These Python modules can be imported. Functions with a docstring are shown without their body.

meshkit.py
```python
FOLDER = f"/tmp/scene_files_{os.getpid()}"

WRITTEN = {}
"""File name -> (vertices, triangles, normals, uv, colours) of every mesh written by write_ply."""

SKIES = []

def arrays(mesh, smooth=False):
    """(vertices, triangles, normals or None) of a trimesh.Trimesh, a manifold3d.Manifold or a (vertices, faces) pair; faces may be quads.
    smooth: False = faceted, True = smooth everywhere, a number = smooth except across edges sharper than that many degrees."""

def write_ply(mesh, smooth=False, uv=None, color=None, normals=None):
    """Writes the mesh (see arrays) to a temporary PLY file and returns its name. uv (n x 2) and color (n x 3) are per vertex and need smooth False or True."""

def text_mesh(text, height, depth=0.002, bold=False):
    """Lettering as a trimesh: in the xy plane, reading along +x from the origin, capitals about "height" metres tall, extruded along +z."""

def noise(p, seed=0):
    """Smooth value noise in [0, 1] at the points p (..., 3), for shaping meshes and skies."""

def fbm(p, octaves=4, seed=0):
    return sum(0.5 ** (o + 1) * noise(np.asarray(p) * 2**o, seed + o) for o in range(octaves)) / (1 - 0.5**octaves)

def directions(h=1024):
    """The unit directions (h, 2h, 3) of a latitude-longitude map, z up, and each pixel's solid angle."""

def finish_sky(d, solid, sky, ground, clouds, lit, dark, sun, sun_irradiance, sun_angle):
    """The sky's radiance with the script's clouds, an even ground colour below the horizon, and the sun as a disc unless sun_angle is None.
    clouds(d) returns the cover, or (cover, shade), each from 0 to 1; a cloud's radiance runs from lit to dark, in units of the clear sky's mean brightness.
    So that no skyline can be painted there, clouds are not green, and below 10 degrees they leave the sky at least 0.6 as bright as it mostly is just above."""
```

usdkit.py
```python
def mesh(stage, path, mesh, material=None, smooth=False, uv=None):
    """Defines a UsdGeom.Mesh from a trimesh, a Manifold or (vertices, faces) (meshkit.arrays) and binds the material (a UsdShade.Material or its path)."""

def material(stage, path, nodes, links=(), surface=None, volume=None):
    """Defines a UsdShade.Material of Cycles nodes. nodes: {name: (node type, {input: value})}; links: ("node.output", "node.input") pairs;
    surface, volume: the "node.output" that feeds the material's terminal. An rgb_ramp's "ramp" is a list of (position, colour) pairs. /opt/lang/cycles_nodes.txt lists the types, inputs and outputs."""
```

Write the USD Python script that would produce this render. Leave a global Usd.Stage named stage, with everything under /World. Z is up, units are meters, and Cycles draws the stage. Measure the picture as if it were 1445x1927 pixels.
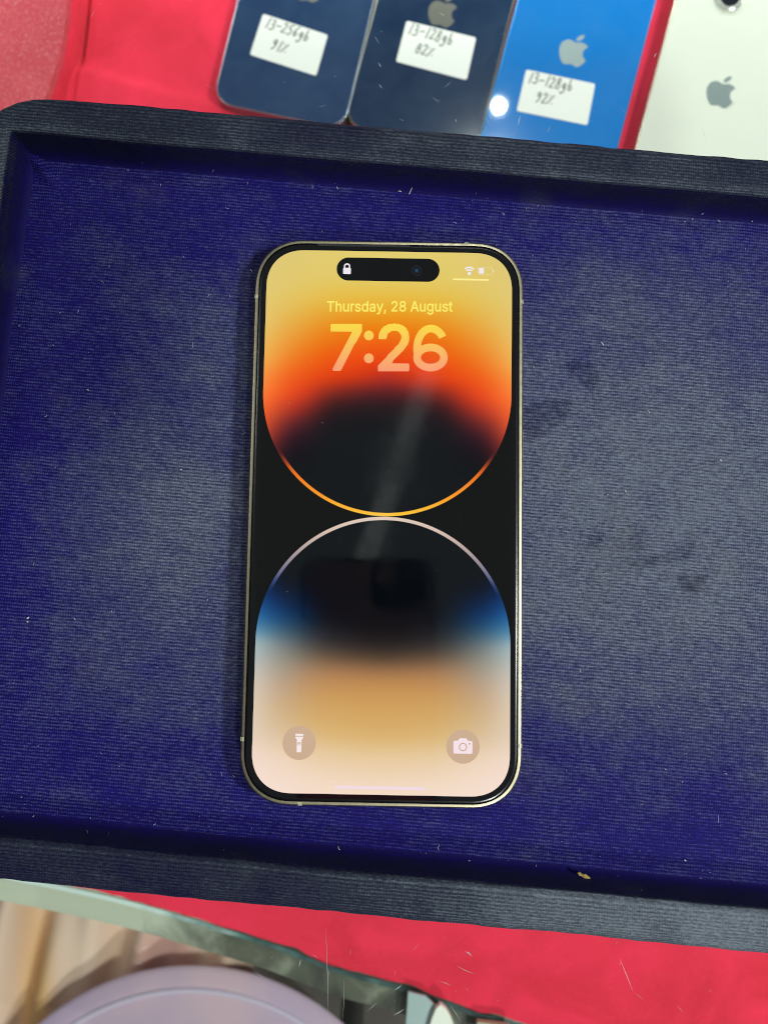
import math, random
import numpy as np, trimesh, usdkit, meshkit
from pxr import Usd, UsdGeom, UsdLux, UsdShade, Gf, Sdf, Vt
from shapely.geometry import Polygon, LineString, Point, box as sbox
from shapely import affinity
from shapely.ops import unary_union

stage = Usd.Stage.CreateInMemory()
UsdGeom.SetStageUpAxis(stage, 'Z'); UsdGeom.SetStageMetersPerUnit(stage, 1.0)
UsdGeom.Xform.Define(stage, '/World'); UsdGeom.Scope.Define(stage, '/World/Looks')
MM = 0.001
rng = np.random.default_rng(7); random.seed(7)

# ------------------------------------------------------------------ camera (numbers in millimetres until they reach the stage)
F_PX, PITCH, ROLL = 1460.1, 0.0814166, 0.0015154
SCREEN_Z = 12.6                       # height of the lit screen over the glass counter top (z = 0)
CAM_Z = 200.2 + SCREEN_Z
_cp, _sp, _cr, _sr = math.cos(PITCH), math.sin(PITCH), math.cos(ROLL), math.sin(ROLL)
RCAM = np.array([[1, 0, 0], [0, _cp, -_sp], [0, _sp, _cp]]) @ np.array([[_cr, 0, _sr], [0, 1, 0], [-_sr, 0, _cr]])
cam = UsdGeom.Camera.Define(stage, '/World/camera')
cam.CreateHorizontalApertureAttr(24.0); cam.CreateVerticalApertureAttr(24.0 * 1024 / 767)
cam.CreateFocalLengthAttr(24.0 * F_PX / 1445)
cam.CreateFStopAttr(24.0 * F_PX / 1445 / 1.85); cam.CreateFocusDistanceAttr(0.204)
cam.CreateClippingRangeAttr(Gf.Vec2f(0.01, 50.0)); cam.CreateExposureAttr(0.0)
_m = np.eye(4); _m[:3, :3] = RCAM.T; _m[3, :3] = [0, 0, CAM_Z * MM]
cam.AddTransformOp().Set(Gf.Matrix4d(*_m.ravel().tolist()))


def at(x, y, z):
    """The point at height z (mm) that the photograph shows at its pixel x, y."""
    d = RCAM @ np.array([(x - 722.5) / F_PX, -(y - 963.5) / F_PX, -1.0])
    t = (z - CAM_Z) / d[2]
    return np.array([d[0] * t, d[1] * t])


# ------------------------------------------------------------------ light: the shop's lamps and added fill
def rect(name, pos, size, rad, color, aim=(0, 0, -1), up=(0, 1, 0)):
    l = UsdLux.RectLight.Define(stage, '/World/' + name)
    l.CreateWidthAttr(size[0]); l.CreateHeightAttr(size[1]); l.CreateIntensityAttr(rad); l.CreateColorAttr(Gf.Vec3f(*color))
    z = -np.array(aim, float); z /= np.linalg.norm(z); x = np.cross(up, z); x /= np.linalg.norm(x); y = np.cross(z, x)
    m = np.eye(4); m[0, :3], m[1, :3], m[2, :3], m[3, :3] = x, y, z, pos
    l.AddTransformOp().Set(Gf.Matrix4d(*m.ravel().tolist()))
    return l


def disk(name, pos, radius, rad, color, aim=None):
    l = UsdLux.DiskLight.Define(stage, '/World/' + name)
    l.CreateRadiusAttr(radius); l.CreateIntensityAttr(rad); l.CreateColorAttr(Gf.Vec3f(*color))
    z = np.array(pos, float) if aim is None else -np.array(aim, float)
    z /= np.linalg.norm(z); x = np.cross((0, 1, 0.001), z); x /= np.linalg.norm(x); y = np.cross(z, x)
    m = np.eye(4); m[0, :3], m[1, :3], m[2, :3], m[3, :3] = x, y, z, pos
    l.AddTransformOp().Set(Gf.Matrix4d(*m.ravel().tolist()))


KEY = 1.0
COOL = (0.95, 1.0, 0.96)
rect('ceiling_fill_light', (0, 0.2, 1.75), (3.4, 3.0), 0.21, COOL)  # added fill: soft glow standing in for the unseen ceiling
rect('ceiling_streak_glow', (0.008, 0.205, 1.70), (0.05, 0.68), 0.64, COOL, up=(0.33, 1, 0))  # added glow, no lamp: a pale ceiling strip mirrored as the screen's streak
disk('ceiling_lamp_ahead', (0.279, 1.147, 1.60), 0.0140, 2350 * KEY, COOL)
disk('ceiling_lamp_right', (0.85, -0.12, 1.0), 0.09, 170 * KEY, COOL)
disk('fill_lamp_left', (-1.3, 0.55, 1.55), 0.10, 45 * KEY, COOL)  # added unseen lamp, fills in from the left
disk('fill_lamp_front', (0.55, -1.25, 1.5), 0.10, 150 * KEY, COOL)  # added unseen lamp to brighten the tray and the near red cloth
rect('case_strip_light', (0.05, 0.47, -0.035), (1.3, 0.02), 22.0, (0.97, 1.0, 0.97), aim=(0, -0.35, -1))


# ------------------------------------------------------------------ helpers
def s2l(*c):
    c = np.array(c, float) / 255
    return np.where(c <= 0.04045, c / 12.92, ((c + 0.055) / 1.055) ** 2.4)


used = {}


def numbered(parent, name):
    k = (parent, name); n = used.get(k, -1) + 1; used[k] = n
    return f'{parent}/{name}' if n == 0 else f'{parent}/{name}_{n:03d}'


def path_of(p):
    return '/World' if p is None else str(p.GetPath())


def tag(prim, label=None, cat=None, group=None, kind=None):
    for k, v in (('label', label), ('category', cat), ('group', group), ('kind', kind)):
        if v: prim.SetCustomDataByKey(k, v)
    return prim


def thing(name, label, cat, loc=(0, 0, 0), rotz=0, group=None):
    x = UsdGeom.Xform.Define(stage, numbered('/World', name))
    x.AddTranslateOp().Set(Gf.Vec3d(*[float(v) * MM for v in loc])); x.AddRotateZOp().Set(float(rotz))
    return tag(x.GetPrim(), label, cat, group)


def obj(name, mesh, mat, parent=None, smooth=False, **attrs):
    """One Mesh prim; vertices in millimetres. attrs: per-vertex primvars (need smooth False or True)."""
    if isinstance(mesh, (tuple, list)) and len(mesh) == 2 and not isinstance(mesh[0], trimesh.Trimesh):
        v, f = mesh
    else:
        if isinstance(mesh, (list,)): mesh = trimesh.util.concatenate(mesh)
        v, f, _ = meshkit.arrays(mesh)
    f = np.asarray(f)
    if f.shape[1] == 4: f = np.vstack([f[:, [0, 1, 2]], f[:, [0, 2, 3]]])
    m = usdkit.mesh(stage, numbered(path_of(parent), name), (np.asarray(v, float) * MM, f), mat, smooth=smooth)
    for k, val in attrs.items():
        val = np.asarray(val, np.float32)
        pv = UsdGeom.PrimvarsAPI(m)
        if val.ndim == 1:
            pv.CreatePrimvar(k, Sdf.ValueTypeNames.FloatArray, 'vertex').Set(Vt.FloatArray.FromNumpy(val))
        else:
            pv.CreatePrimvar(k, Sdf.ValueTypeNames.Color3fArray, 'vertex').Set(Vt.Vec3fArray.FromNumpy(val))
    return m.GetPrim()


def mat(name, nodes, links=(), surface='p.BSDF'):
    return usdkit.material(stage, '/World/Looks/' + name, nodes, links, surface=surface)


def pbr(name, color, rough=0.5, **kw):
    return mat(name, {'p': ('principled_bsdf', {'base_color': tuple(color), 'roughness': rough, **kw})})


def rrect(hw, hh, r, n=2.0, k=14):
    """Counter-clockwise outline of a rounded rectangle (corner exponent n: 2 = circular)."""
    t = np.linspace(0, np.pi / 2, k)
    c, s = np.cos(t) ** (2 / n), np.sin(t) ** (2 / n)
    c[-1] = 0; s[0] = 0
    q = np.stack([hw - r + r * c, hh - r + r * s], 1)
    a = q; b = q[::-1] * [-1, 1]; d = q * [-1, -1]; e = q[::-1] * [1, -1]
    return np.vstack([a, b, d, e])


def loft(rings, cap_top=True, cap_bottom=True):
    """rings: list of (n x 2 outline, z) from bottom to top."""
    n = len(rings[0][0]); v = [np.column_stack([o, np.full(n, z) if np.ndim(z) == 0 else z]) for o, z in rings]; f = []
    i = np.arange(n); j = (i + 1) % n
    for k in range(len(rings) - 1):
        a, b = k * n, (k + 1) * n
        f.append(np.stack([a + i, a + j, b + j], 1)); f.append(np.stack([a + i, b + j, b + i], 1))
    V = np.vstack(v); m = len(V)
    if cap_bottom:
        V = np.vstack([V, v[0].mean(0)]); f.append(np.stack([j, i, np.full(n, m)], 1)); m += 1
    if cap_top:
        V = np.vstack([V, v[-1].mean(0)]); b = (len(rings) - 1) * n; f.append(np.stack([b + i, b + j, np.full(n, m)], 1))
    return V, np.vstack(f)


def plate(shape, depth, z=0.0):
    """A shapely shape as a plate of some depth, its base at z."""
    parts = [trimesh.creation.extrude_polygon(g, depth, engine='earcut') for g in getattr(shape, 'geoms', [shape]) if g.area > 1e-9]
    m = trimesh.util.concatenate(parts); m.apply_translation([0, 0, z])
    return m


def grid(nx, ny):
    i, j = np.meshgrid(np.arange(ny - 1), np.arange(nx - 1), indexing='ij')
    a = (i * nx + j).ravel()
    return np.stack([a, a + 1, a + nx + 1, a + nx], 1)


def box(x0, x1, y0, y1, z0, z1):
    m = trimesh.creation.box([x1 - x0, y1 - y0, z1 - z0]); m.apply_translation([(x0 + x1) / 2, (y0 + y1) / 2, (z0 + z1) / 2]); return m


def sstep(a, b, x):
    t = np.clip((np.asarray(x, float) - a) / (b - a), 0, 1); return t * t * (3 - 2 * t)


# ------------------------------------------------------------------ materials
def pane(name, tint=(1, 1, 1), rough=0.0, f0=0.04):
    return mat(name, {'lw': ('layer_weight', {'blend': 0.5}), 'pw': ('math', {'math_type': 'power', 'value2': 5.0}), 'ma': ('math', {'math_type': 'multiply_add', 'value2': 1 - f0, 'value3': f0}),
                      't': ('transparent_bsdf', {'color': tint}), 'g': ('glossy_bsdf', {'color': (1, 1, 1), 'roughness': rough}), 'm': ('mix_closure', {})},
               [('lw.facing', 'pw.value1'), ('pw.value', 'ma.value1'), ('ma.value', 'm.fac'), ('t.BSDF', 'm.closure1'), ('g.BSDF', 'm.closure2')], 'm.closure')


GLASS = pane('counter_glass', (0.985, 1.0, 0.99), 0.018, 0.022)
COVER = mat('phone_cover_glass', {'lw': ('layer_weight', {'blend': 0.5}), 'pw': ('math', {'math_type': 'power', 'value2': 5.0}), 'ma': ('math', {'math_type': 'multiply_add', 'value2': 0.96, 'value3': 0.04}),
                                  'tc': ('texture_coordinate', {}), 'n': ('noise_texture', {'scale': 95.0, 'detail': 4.0, 'distortion': 1.2}), 'r': ('map_range', {'from_min': .35, 'from_max': .7, 'to_min': .03, 'to_max': .11, 'clamp': True}),
                                  't': ('transparent_bsdf', {}), 'g': ('glossy_bsdf', {'color': (0.94, 1.0, 1.0)}), 'm': ('mix_closure', {})},
            [('lw.facing', 'pw.value1'), ('pw.value', 'ma.value1'), ('ma.value', 'm.fac'), ('tc.object', 'n.vector'), ('n.fac', 'r.value'), ('r.result', 'g.roughness'), ('t.BSDF', 'm.closure1'), ('g.BSDF', 'm.closure2')], 'm.closure')


def velvet_material(name, fresh, worn, bare, dust, am, relief, low=None, gl=(0.6, 1.4), attr='wear', rib_pitch=0.88):
    k = 2 * math.pi / (rib_pitch * MM)
    N = {
        'tc': ('texture_coordinate', {}), 'sx': ('separate_xyz', {}), 'yz': ('math', {'math_type': 'add'}),
        'wob': ('noise_texture', {'scale': 60.0, 'detail': 4.0, 'roughness': 0.7}), 'wk': ('math', {'math_type': 'multiply', 'value2': 5.0}),
        'ph': ('math', {'math_type': 'multiply_add', 'value2': k}), 'sn': ('math', {'math_type': 'sine'}), 'rib': ('math', {'math_type': 'multiply'}),
        'st': ('mapping', {'scale': (0.5, 1.3, 1.0)}),
        'grain': ('noise_texture', {'scale': 1900.0, 'detail': 2.0, 'roughness': 0.65}),
        'mid': ('noise_texture', {'scale': 120.0, 'detail': 5.0, 'roughness': 0.62, 'distortion': 0.3}),
        'fine': ('noise_texture', {'scale': 480.0, 'detail': 3.0, 'roughness': 0.6}),
        'wear': ('attribute', {'attribute': attr}),
        'b1': ('math', {'math_type': 'multiply_add', 'value2': am[0], 'value3': -0.5 * sum(am)}),
        'b2': ('math', {'math_type': 'multiply_add', 'value2': am[1]}), 'b3': ('math', {'math_type': 'multiply_add', 'value2': am[2]}), 'b4': ('math', {'math_type': 'multiply_add', 'value2': am[3]}),
        'b5': ('math', {'math_type': 'add', 'use_clamp': True}),
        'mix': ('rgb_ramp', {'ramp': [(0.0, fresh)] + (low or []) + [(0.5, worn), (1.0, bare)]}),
        'dn': ('noise_texture', {'scale': 55.0, 'detail': 3.0}), 'dr': ('map_range', {'from_min': 0.58, 'from_max': 0.78, 'to_min': 0.0, 'to_max': 0.45, 'clamp': True}),
        'dm': ('math', {'math_type': 'multiply', 'use_clamp': True}), 'mix2': ('mix_color', {'b': tuple(dust)}),
        'gl': ('map_range', {'from_min': 0.3, 'from_max': 0.7, 'to_min': gl[0], 'to_max': gl[1], 'clamp': True}),
        'rl': ('map_range', {'from_min': 0.0, 'from_max': 1.0, 'to_min': relief[0], 'to_max': relief[1], 'clamp': True}),
        'wx': ('math', {'math_type': 'multiply_add', 'value2': 2 * math.pi / (0.62 * MM)}), 'wn': ('noise_texture', {'scale': 330.0, 'detail': 1.0}), 'wnk': ('math', {'math_type': 'multiply', 'value2': 9.0}), 'wsn': ('math', {'math_type': 'sine'}),
        'wamp': ('math', {'math_type': 'multiply_add', 'value2': 0.28, 'value3': 0.72}), 'rib0': ('math', {'math_type': 'multiply_add', 'value2': 0.5, 'value3': 0.5}),
        'gr': ('math', {'math_type': 'multiply'}), 'pa': ('attribute', {'attribute': 'press'}), 'pm': ('math', {'math_type': 'multiply_add', 'value2': -0.6, 'value3': 1.0}), 'gp': ('math', {'math_type': 'multiply'}), 'sc': ('vector_math', {'math_type': 'scale'}),
        'h': ('math', {'math_type': 'multiply_add', 'value2': 0.8}), 'bump': ('bump', {'strength': relief[2], 'distance': 0.00018}),
        'p': ('principled_bsdf', {'roughness': 0.7, 'specular_ior_level': 0.12, 'sheen_weight': 0.04, 'sheen_roughness': 0.45, 'sheen_tint': (0.6, 0.7, 1.0)}),
    }
    L = [('tc.object', 'sx.vector'), ('sx.y', 'yz.value1'), ('sx.z', 'yz.value2'), ('tc.object', 'wob.vector'), ('wob.fac', 'wk.value1'), ('yz.value', 'ph.value1'), ('wk.value', 'ph.value3'),
         ('ph.value', 'sn.value1'), ('sn.value', 'rib0.value1'), ('tc.object', 'wn.vector'), ('wn.fac', 'wnk.value1'), ('sx.x', 'wx.value1'), ('wnk.value', 'wx.value3'), ('wx.value', 'wsn.value1'), ('wsn.value', 'wamp.value1'), ('rib0.value', 'rib.value1'), ('wamp.value', 'rib.value2'), ('tc.object', 'st.vector'), ('st.vector', 'grain.vector'), ('tc.object', 'mid.vector'), ('st.vector', 'fine.vector'),
         ('mid.fac', 'b1.value1'), ('fine.fac', 'b2.value1'), ('b1.value', 'b2.value3'), ('grain.fac', 'b3.value1'), ('b2.value', 'b3.value3'), ('rib.value', 'b4.value1'), ('b3.value', 'b4.value3'),
         ('wear.fac', 'b5.value1'), ('b4.value', 'b5.value2'), ('b5.value', 'mix.fac'), ('tc.object', 'dn.vector'), ('dn.fac', 'dr.value'), ('dr.result', 'dm.value1'), ('fine.fac', 'dm.value2'),
         ('dm.value', 'mix2.fac'), ('mix.color', 'mix2.a'), ('grain.fac', 'gl.value'), ('rib.value', 'rl.value'), ('gl.result', 'gr.value1'), ('rl.result', 'gr.value2'),
         ('mix2.result', 'sc.vector1'), ('pa.fac', 'pm.value1'), ('gr.value', 'gp.value1'), ('pm.value', 'gp.value2'), ('gp.value', 'sc.scale'), ('sc.vector', 'p.base_color'), ('grain.fac', 'h.value1'), ('rib.value', 'h.value3'), ('h.value', 'bump.height'), ('bump.normal', 'p.normal')]
    return mat(name, N, L)


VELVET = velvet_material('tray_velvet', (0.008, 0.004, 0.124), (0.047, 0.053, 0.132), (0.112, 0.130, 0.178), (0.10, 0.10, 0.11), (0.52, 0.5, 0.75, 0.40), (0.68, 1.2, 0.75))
VELVET_RIM = velvet_material('tray_rim_velvet', (0.006, 0.003, 0.080), (0.022, 0.028, 0.046), (0.125, 0.148, 0.182), (0.05, 0.06, 0.06), (0.12, 0.25, 0.45, 0.22), (0.86, 1.08, 0.3), gl=(0.7, 1.3), low=[(0.16, (0.004, 0.003, 0.026))])  # ramp also holds light painted on the rim and shade on inner walls


def cloth_red(name, c1, c2, speck, amount):
    return mat(name, {'tc': ('texture_coordinate', {}), 'n1': ('noise_texture', {'scale': 900.0, 'detail': 4.0, 'roughness': 0.7}), 'n2': ('noise_texture', {'scale': 26.0, 'detail': 4.0, 'distortion': 0.7}), 'n2r': ('map_range', {'from_min': .34, 'from_max': .68, 'clamp': True}),
                      'm1': ('mix_color', {'a': tuple(c1), 'b': tuple(c2)}), 'r': ('map_range', {'from_min': 0.52, 'from_max': 0.75, 'to_min': 0.0, 'to_max': amount, 'clamp': True}),
                      'm2': ('mix_color', {'b': tuple(speck)}), 'b': ('bump', {'strength': 0.5, 'distance': 0.0003}),
                      'p': ('principled_bsdf', {'roughness': 0.85, 'specular_ior_level': 0.2, 'sheen_weight': 0.1, 'sheen_tint': (1, 0.6, 0.6)})},
               [('tc.object', 'n1.vector'), ('tc.object', 'n2.vector'), ('n2.fac', 'n2r.value'), ('n2r.result', 'm1.fac'), ('n1.fac', 'r.value'), ('r.result', 'm2.fac'), ('m1.result', 'm2.a'), ('m2.result', 'p.base_color'), ('n1.fac', 'b.height'), ('b.normal', 'p.normal')])


RED = cloth_red('red_cloth', (0.90, 0.027, 0.078), (0.70, 0.018, 0.047), (0.9, 0.12, 0.17), 0.25)
RED_DUSTY = cloth_red('dusty_red_cloth', (0.58, 0.055, 0.085), (0.66, 0.08, 0.11), (0.85, 0.42, 0.42), 0.75)

# ------------------------------------------------------------------ setting: floor far below, counter glass, shelf cloth
SHELF = -186.0
floor_m = mat('floor', {'tc': ('texture_coordinate', {}), 'n': ('noise_texture', {'scale': 6.0, 'detail': 4.0}), 'r': ('rgb_ramp', {'ramp': [(0.3, (0.05, 0.045, 0.04)), (0.7, (0.16, 0.13, 0.11))]}),
                        'p': ('principled_bsdf', {'roughness': 0.35})}, [('tc.object', 'n.vector'), ('n.fac', 'r.fac'), ('r.color', 'p.base_color')])
tag(obj('floor', box(-1500, 1500, -1500, 1500, -980, -960), floor_m), 'dark shop floor glimpsed far below the counter glass', 'floor', kind='structure')

# glass counter top: one thin sheet, with its scratches
ct = thing('glass_counter', 'clear scratched glass counter top carrying the blue tray', 'counter')
obj('glass_top', box(-520, 520, -330, 560, -2.6, 0), GLASS, ct)
SCR = pbr('scratch', (0.45, 0.5, 0.5), 0.5)


def sliver(p, q, w, z=0.03):
    p, q = np.array(p, float), np.array(q, float); d = q - p; n = np.array([-d[1], d[0]]) / (np.linalg.norm(d) + 1e-9) * w / 2
    mid = (p + q) / 2 + n * rng.uniform(-3, 3)
    v = np.array([p, mid - n, q, mid + n]); v = np.column_stack([v, np.full(4, z)])
    return v, np.array([[0, 1, 2], [0, 2, 3]])


def join(parts):
    V, Fs, n = [], [], 0
    for v, f in parts:
        V.append(v); Fs.append(np.asarray(f) + n); n += len(v)
    return np.vstack(V), np.vstack(Fs)


sc = []
for a, b, w in [((1164, 1800), (1193, 1872), .14), ((613, 1742), (618, 1927), .13), ((648, 1838), (645, 1927), .08), ((741, 1865), (757, 1853), .22), ((739, 1912), (762, 1899), .22), ((875, 1791), (888, 1801), .3),
                ((858, 1818), (893, 1834), .14), ((826, 1847), (850, 1856), .12), ((704, 66), (714, 83), .1), ((729, 0), (733, -20), .1), ((712, 116), (718, 126), .24), ((713, 157), (720, 166), .22), ((857, 222), (859, 230), .18),
                ((826, 22), (838, 30), .12), ((812, 180), (826, 193), .1), ((835, 165), (850, 152), .1), ((913, 220), (923, 240), .12), ((917, 211), (925, 226), .12), ((974, 236), (980, 215), .25), ((958, 256), (972, 248), .1), ((919, 232), (905, 256), .1),
                ((1028, 250), (1036, 236), .15), ((1230, 108), (1236, 98), .3), ((1365, 210), (1390, 185), .08), ((255, 1815), (270, 1808), .22), ((478, 1828), (500, 1843), .12), ((690, 1905), (712, 1885), .1), ((845, 1890), (868, 1925), .12),
                ((566, 1805), (562, 1822), .2), ((262, 1788), (280, 1782), .2), ((180, 15), (170, 35), .12)]:
    sc.append(sliver(at(*a, 0), at(*b, 0), w * .75))
for k in range(80):
    x, y = (rng.uniform(0, 1445), rng.uniform(0, 290)) if rng.random() < .45 else (rng.uniform(0, 1445), rng.uniform(1680, 1960))
    ln, an = rng.exponential(9) + 2, rng.normal(-0.9, 0.9)
    sc.append(sliver(at(x, y, 0), at(x + ln * math.cos(an), y - ln * math.sin(an), 0), rng.uniform(.02, .06)))
tag(obj('scratch', join(sc), SCR, ct), kind='stuff')

# red shelf cloth as a height sheet; its southern edge follows the curved rim of the shelf
edge_px = [(-420, 1560), (-200, 1602), (0, 1640), (130, 1666), (250, 1693), (330, 1716), (430, 1746), (560, 1786), (620, 1818), (700, 1838), (770, 1852), (830, 1880), (900, 1905), (960, 1916), (1100, 1960), (1300, 2030), (1700, 2180)]
edge = np.array([at(*p, SHELF) for p in edge_px])
ex = np.concatenate([np.linspace(-300, -190, 40), np.linspace(-189.5, -110, 190), np.linspace(-109, 330, 180)])
ey = np.interp(ex, edge[:, 0], edge[:, 1]) + 0.9 * (meshkit.fbm(np.column_stack([ex / 9, ex * 0, ex * 0]), 3, 3) - .5) * 2
ny = 240
T = np.linspace(0, 1, ny)[:, None]
X = np.broadcast_to(ex, (ny, len(ex))).copy(); Y = ey + T ** 1.0 * (520 - ey)
A, B = at(150, 128, SHELF), at(440, 212, SHELF)
C, D = at(142, 190, SHELF), at(166, -30, SHELF)


def sdist(P, a, b):
    d = (b - a) / np.linalg.norm(b - a); r0, r1 = P[0] - a[0], P[1] - a[1]
    return d[0] * r1 - d[1] * r0, d[0] * r0 + d[1] * r1      # signed side, along


s1, u1 = sdist((X, Y), A, B)                                 # + north of the fold
s2, u2 = sdist((X, Y), C, D)                                 # + west of the seam
Lab = np.linalg.norm(B - A)
Z = np.full_like(X, 0.0)
fold = sstep(-3, 2.5, -s1) * sstep(-6, 2, u1) * (1 - sstep(Lab * .8, Lab * 1.3, u1))
Z += 3.2 * fold + 0.5 * np.exp(-((s1 - 1) / 2.0) ** 2) * sstep(-2, 2, u1)
Z += -11 * np.exp(-((s2 + .6) / 1.1) ** 2) * sstep(14, 40, u2) - 1.6 * np.exp(-(s2 / .7) ** 2)
Z += 2.0 * sstep(0, 3, s2) * (1 - sstep(5, 9, s2))
Z += 1.6 * (meshkit.fbm(np.dstack([X / 60, Y / 60, X * 0]), 3, 5) - .5) + .8 * (meshkit.fbm(np.dstack([X / 16, Y / 28, X * 0]), 2, 15) - .5)
V = np.column_stack([X.ravel(), Y.ravel(), (SHELF + Z).ravel()])
tag(obj('red_cloth', (V, grid(len(ex), ny)), RED, smooth=True), 'bright red cloth lining the shelf under the counter glass', 'cloth')
# dusty red-covered riser on the left
q = [at(-260, -60, -172), at(131, -60, -172), at(126, 30, -172), at(112, 110, -172), at(84, 190, -172), at(60, 260, -172), at(-260, 260, -172)]
poly = Polygon(q).buffer(-2).buffer(2)
riser = thing('red_riser', 'dusty faded red flocked riser at the left under the glass', 'riser')
top = plate(poly, 14.0, SHELF + 0.5)
obj('riser_cover', top, RED_DUSTY, riser)
obj('riser_piping', plate(poly.buffer(2.6, join_style=1).difference(poly.buffer(0.05)), 9.0, SHELF + 0.5), RED, riser)

# glass shelf under the cloth, with its bright ground rim
TEAL = mat('ground_glass_edge', {'tc': ('texture_coordinate', {}), 'n': ('noise_texture', {'scale': 60.0, 'detail': 3.0}), 'sx': ('separate_xyz', {}), 'gx': ('map_range', {'from_min': -0.13, 'from_max': -0.03, 'to_min': 0.35, 'to_max': -0.25, 'clamp': True}), 'ad': ('math', {'math_type': 'add'}), 'r': ('rgb_ramp', {'ramp': [(0.2, (0.03, 0.06, 0.06)), (0.5, (0.10, 0.20, 0.19)), (0.85, (0.62, 0.76, 0.72))]}),
                                 'p': ('principled_bsdf', {'roughness': 0.25})}, [('tc.object', 'n.vector'), ('tc.object', 'sx.vector'), ('sx.x', 'gx.value'), ('gx.result', 'ad.value1'), ('n.fac', 'ad.value2'), ('ad.value', 'r.fac'), ('r.color', 'p.base_color')])
# the glass shelf's bare margin beyond the cloth's curved edge
lip = thing('glass_shelf', 'curved greenish glass shelf margin beyond the red cloth below the tray', 'shelf')
px1 = np.interp(np.linspace(-250, 1500, 160), [p[0] for p in edge_px], [p[1] for p in edge_px])
base = np.array([at(x, y + 5, SHELF - 1) for x, y in zip(np.linspace(-250, 1500, 160), px1)])
base = np.column_stack([np.convolve(np.pad(base[:, k], 6, mode='edge'), np.ones(13) / 13, 'valid') for k in (0, 1)])
tan = np.gradient(base, axis=0); tan /= np.linalg.norm(tan, axis=1, keepdims=True); nrm = np.column_stack([tan[:, 1], -tan[:, 0]])
nb = len(base)


def ribbon(o0, z0, o1, z1):
    a, b = np.column_stack([base + nrm * o0, np.full(nb, z0)]), np.column_stack([base + nrm * o1, np.full(nb, z1)])
    i = np.arange(nb - 1)
    return np.vstack([a, b]), np.stack([i, i + 1, nb + i + 1, nb + i], 1)


LIP = mat('smeared_green_glass', {'tc': ('texture_coordinate', {}), 'n': ('noise_texture', {'scale': 34.0, 'detail': 4.0, 'distortion': 0.8}), 'sx': ('separate_xyz', {}), 'gx': ('map_range', {'from_min': -0.14, 'from_max': -0.075, 'to_min': 0.5, 'to_max': -0.05, 'clamp': True}), 'ad': ('math', {'math_type': 'add'}), 'r': ('rgb_ramp', {'ramp': [(0.25, (0.035, 0.04, 0.036)), (0.5, (0.13, 0.14, 0.105)), (0.85, (0.58, 0.63, 0.50))]}),
                                  'd': ('principled_bsdf', {'roughness': 0.15}), 't': ('transparent_bsdf', {'color': (0.6, 0.72, 0.66)}), 'm': ('mix_closure', {'fac': 0.88})},
          [('tc.object', 'n.vector'), ('tc.object', 'sx.vector'), ('sx.x', 'gx.value'), ('gx.result', 'ad.value1'), ('n.fac', 'ad.value2'), ('ad.value', 'r.fac'), ('r.color', 'd.base_color'), ('t.BSDF', 'm.closure1'), ('d.BSDF', 'm.closure2')], 'm.closure')
obj('glass_plate', plate(Polygon(np.vstack([base + nrm * -2.0, (base + nrm * 12.8)[::-1]])).buffer(0), 3.5, SHELF - 5.2), LIP, lip, smooth=30)
obj('ground_edge', join([ribbon(-1.2, SHELF + 1.3, 0.8, SHELF + 1.7)]), TEAL, lip, smooth=True)

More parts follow.
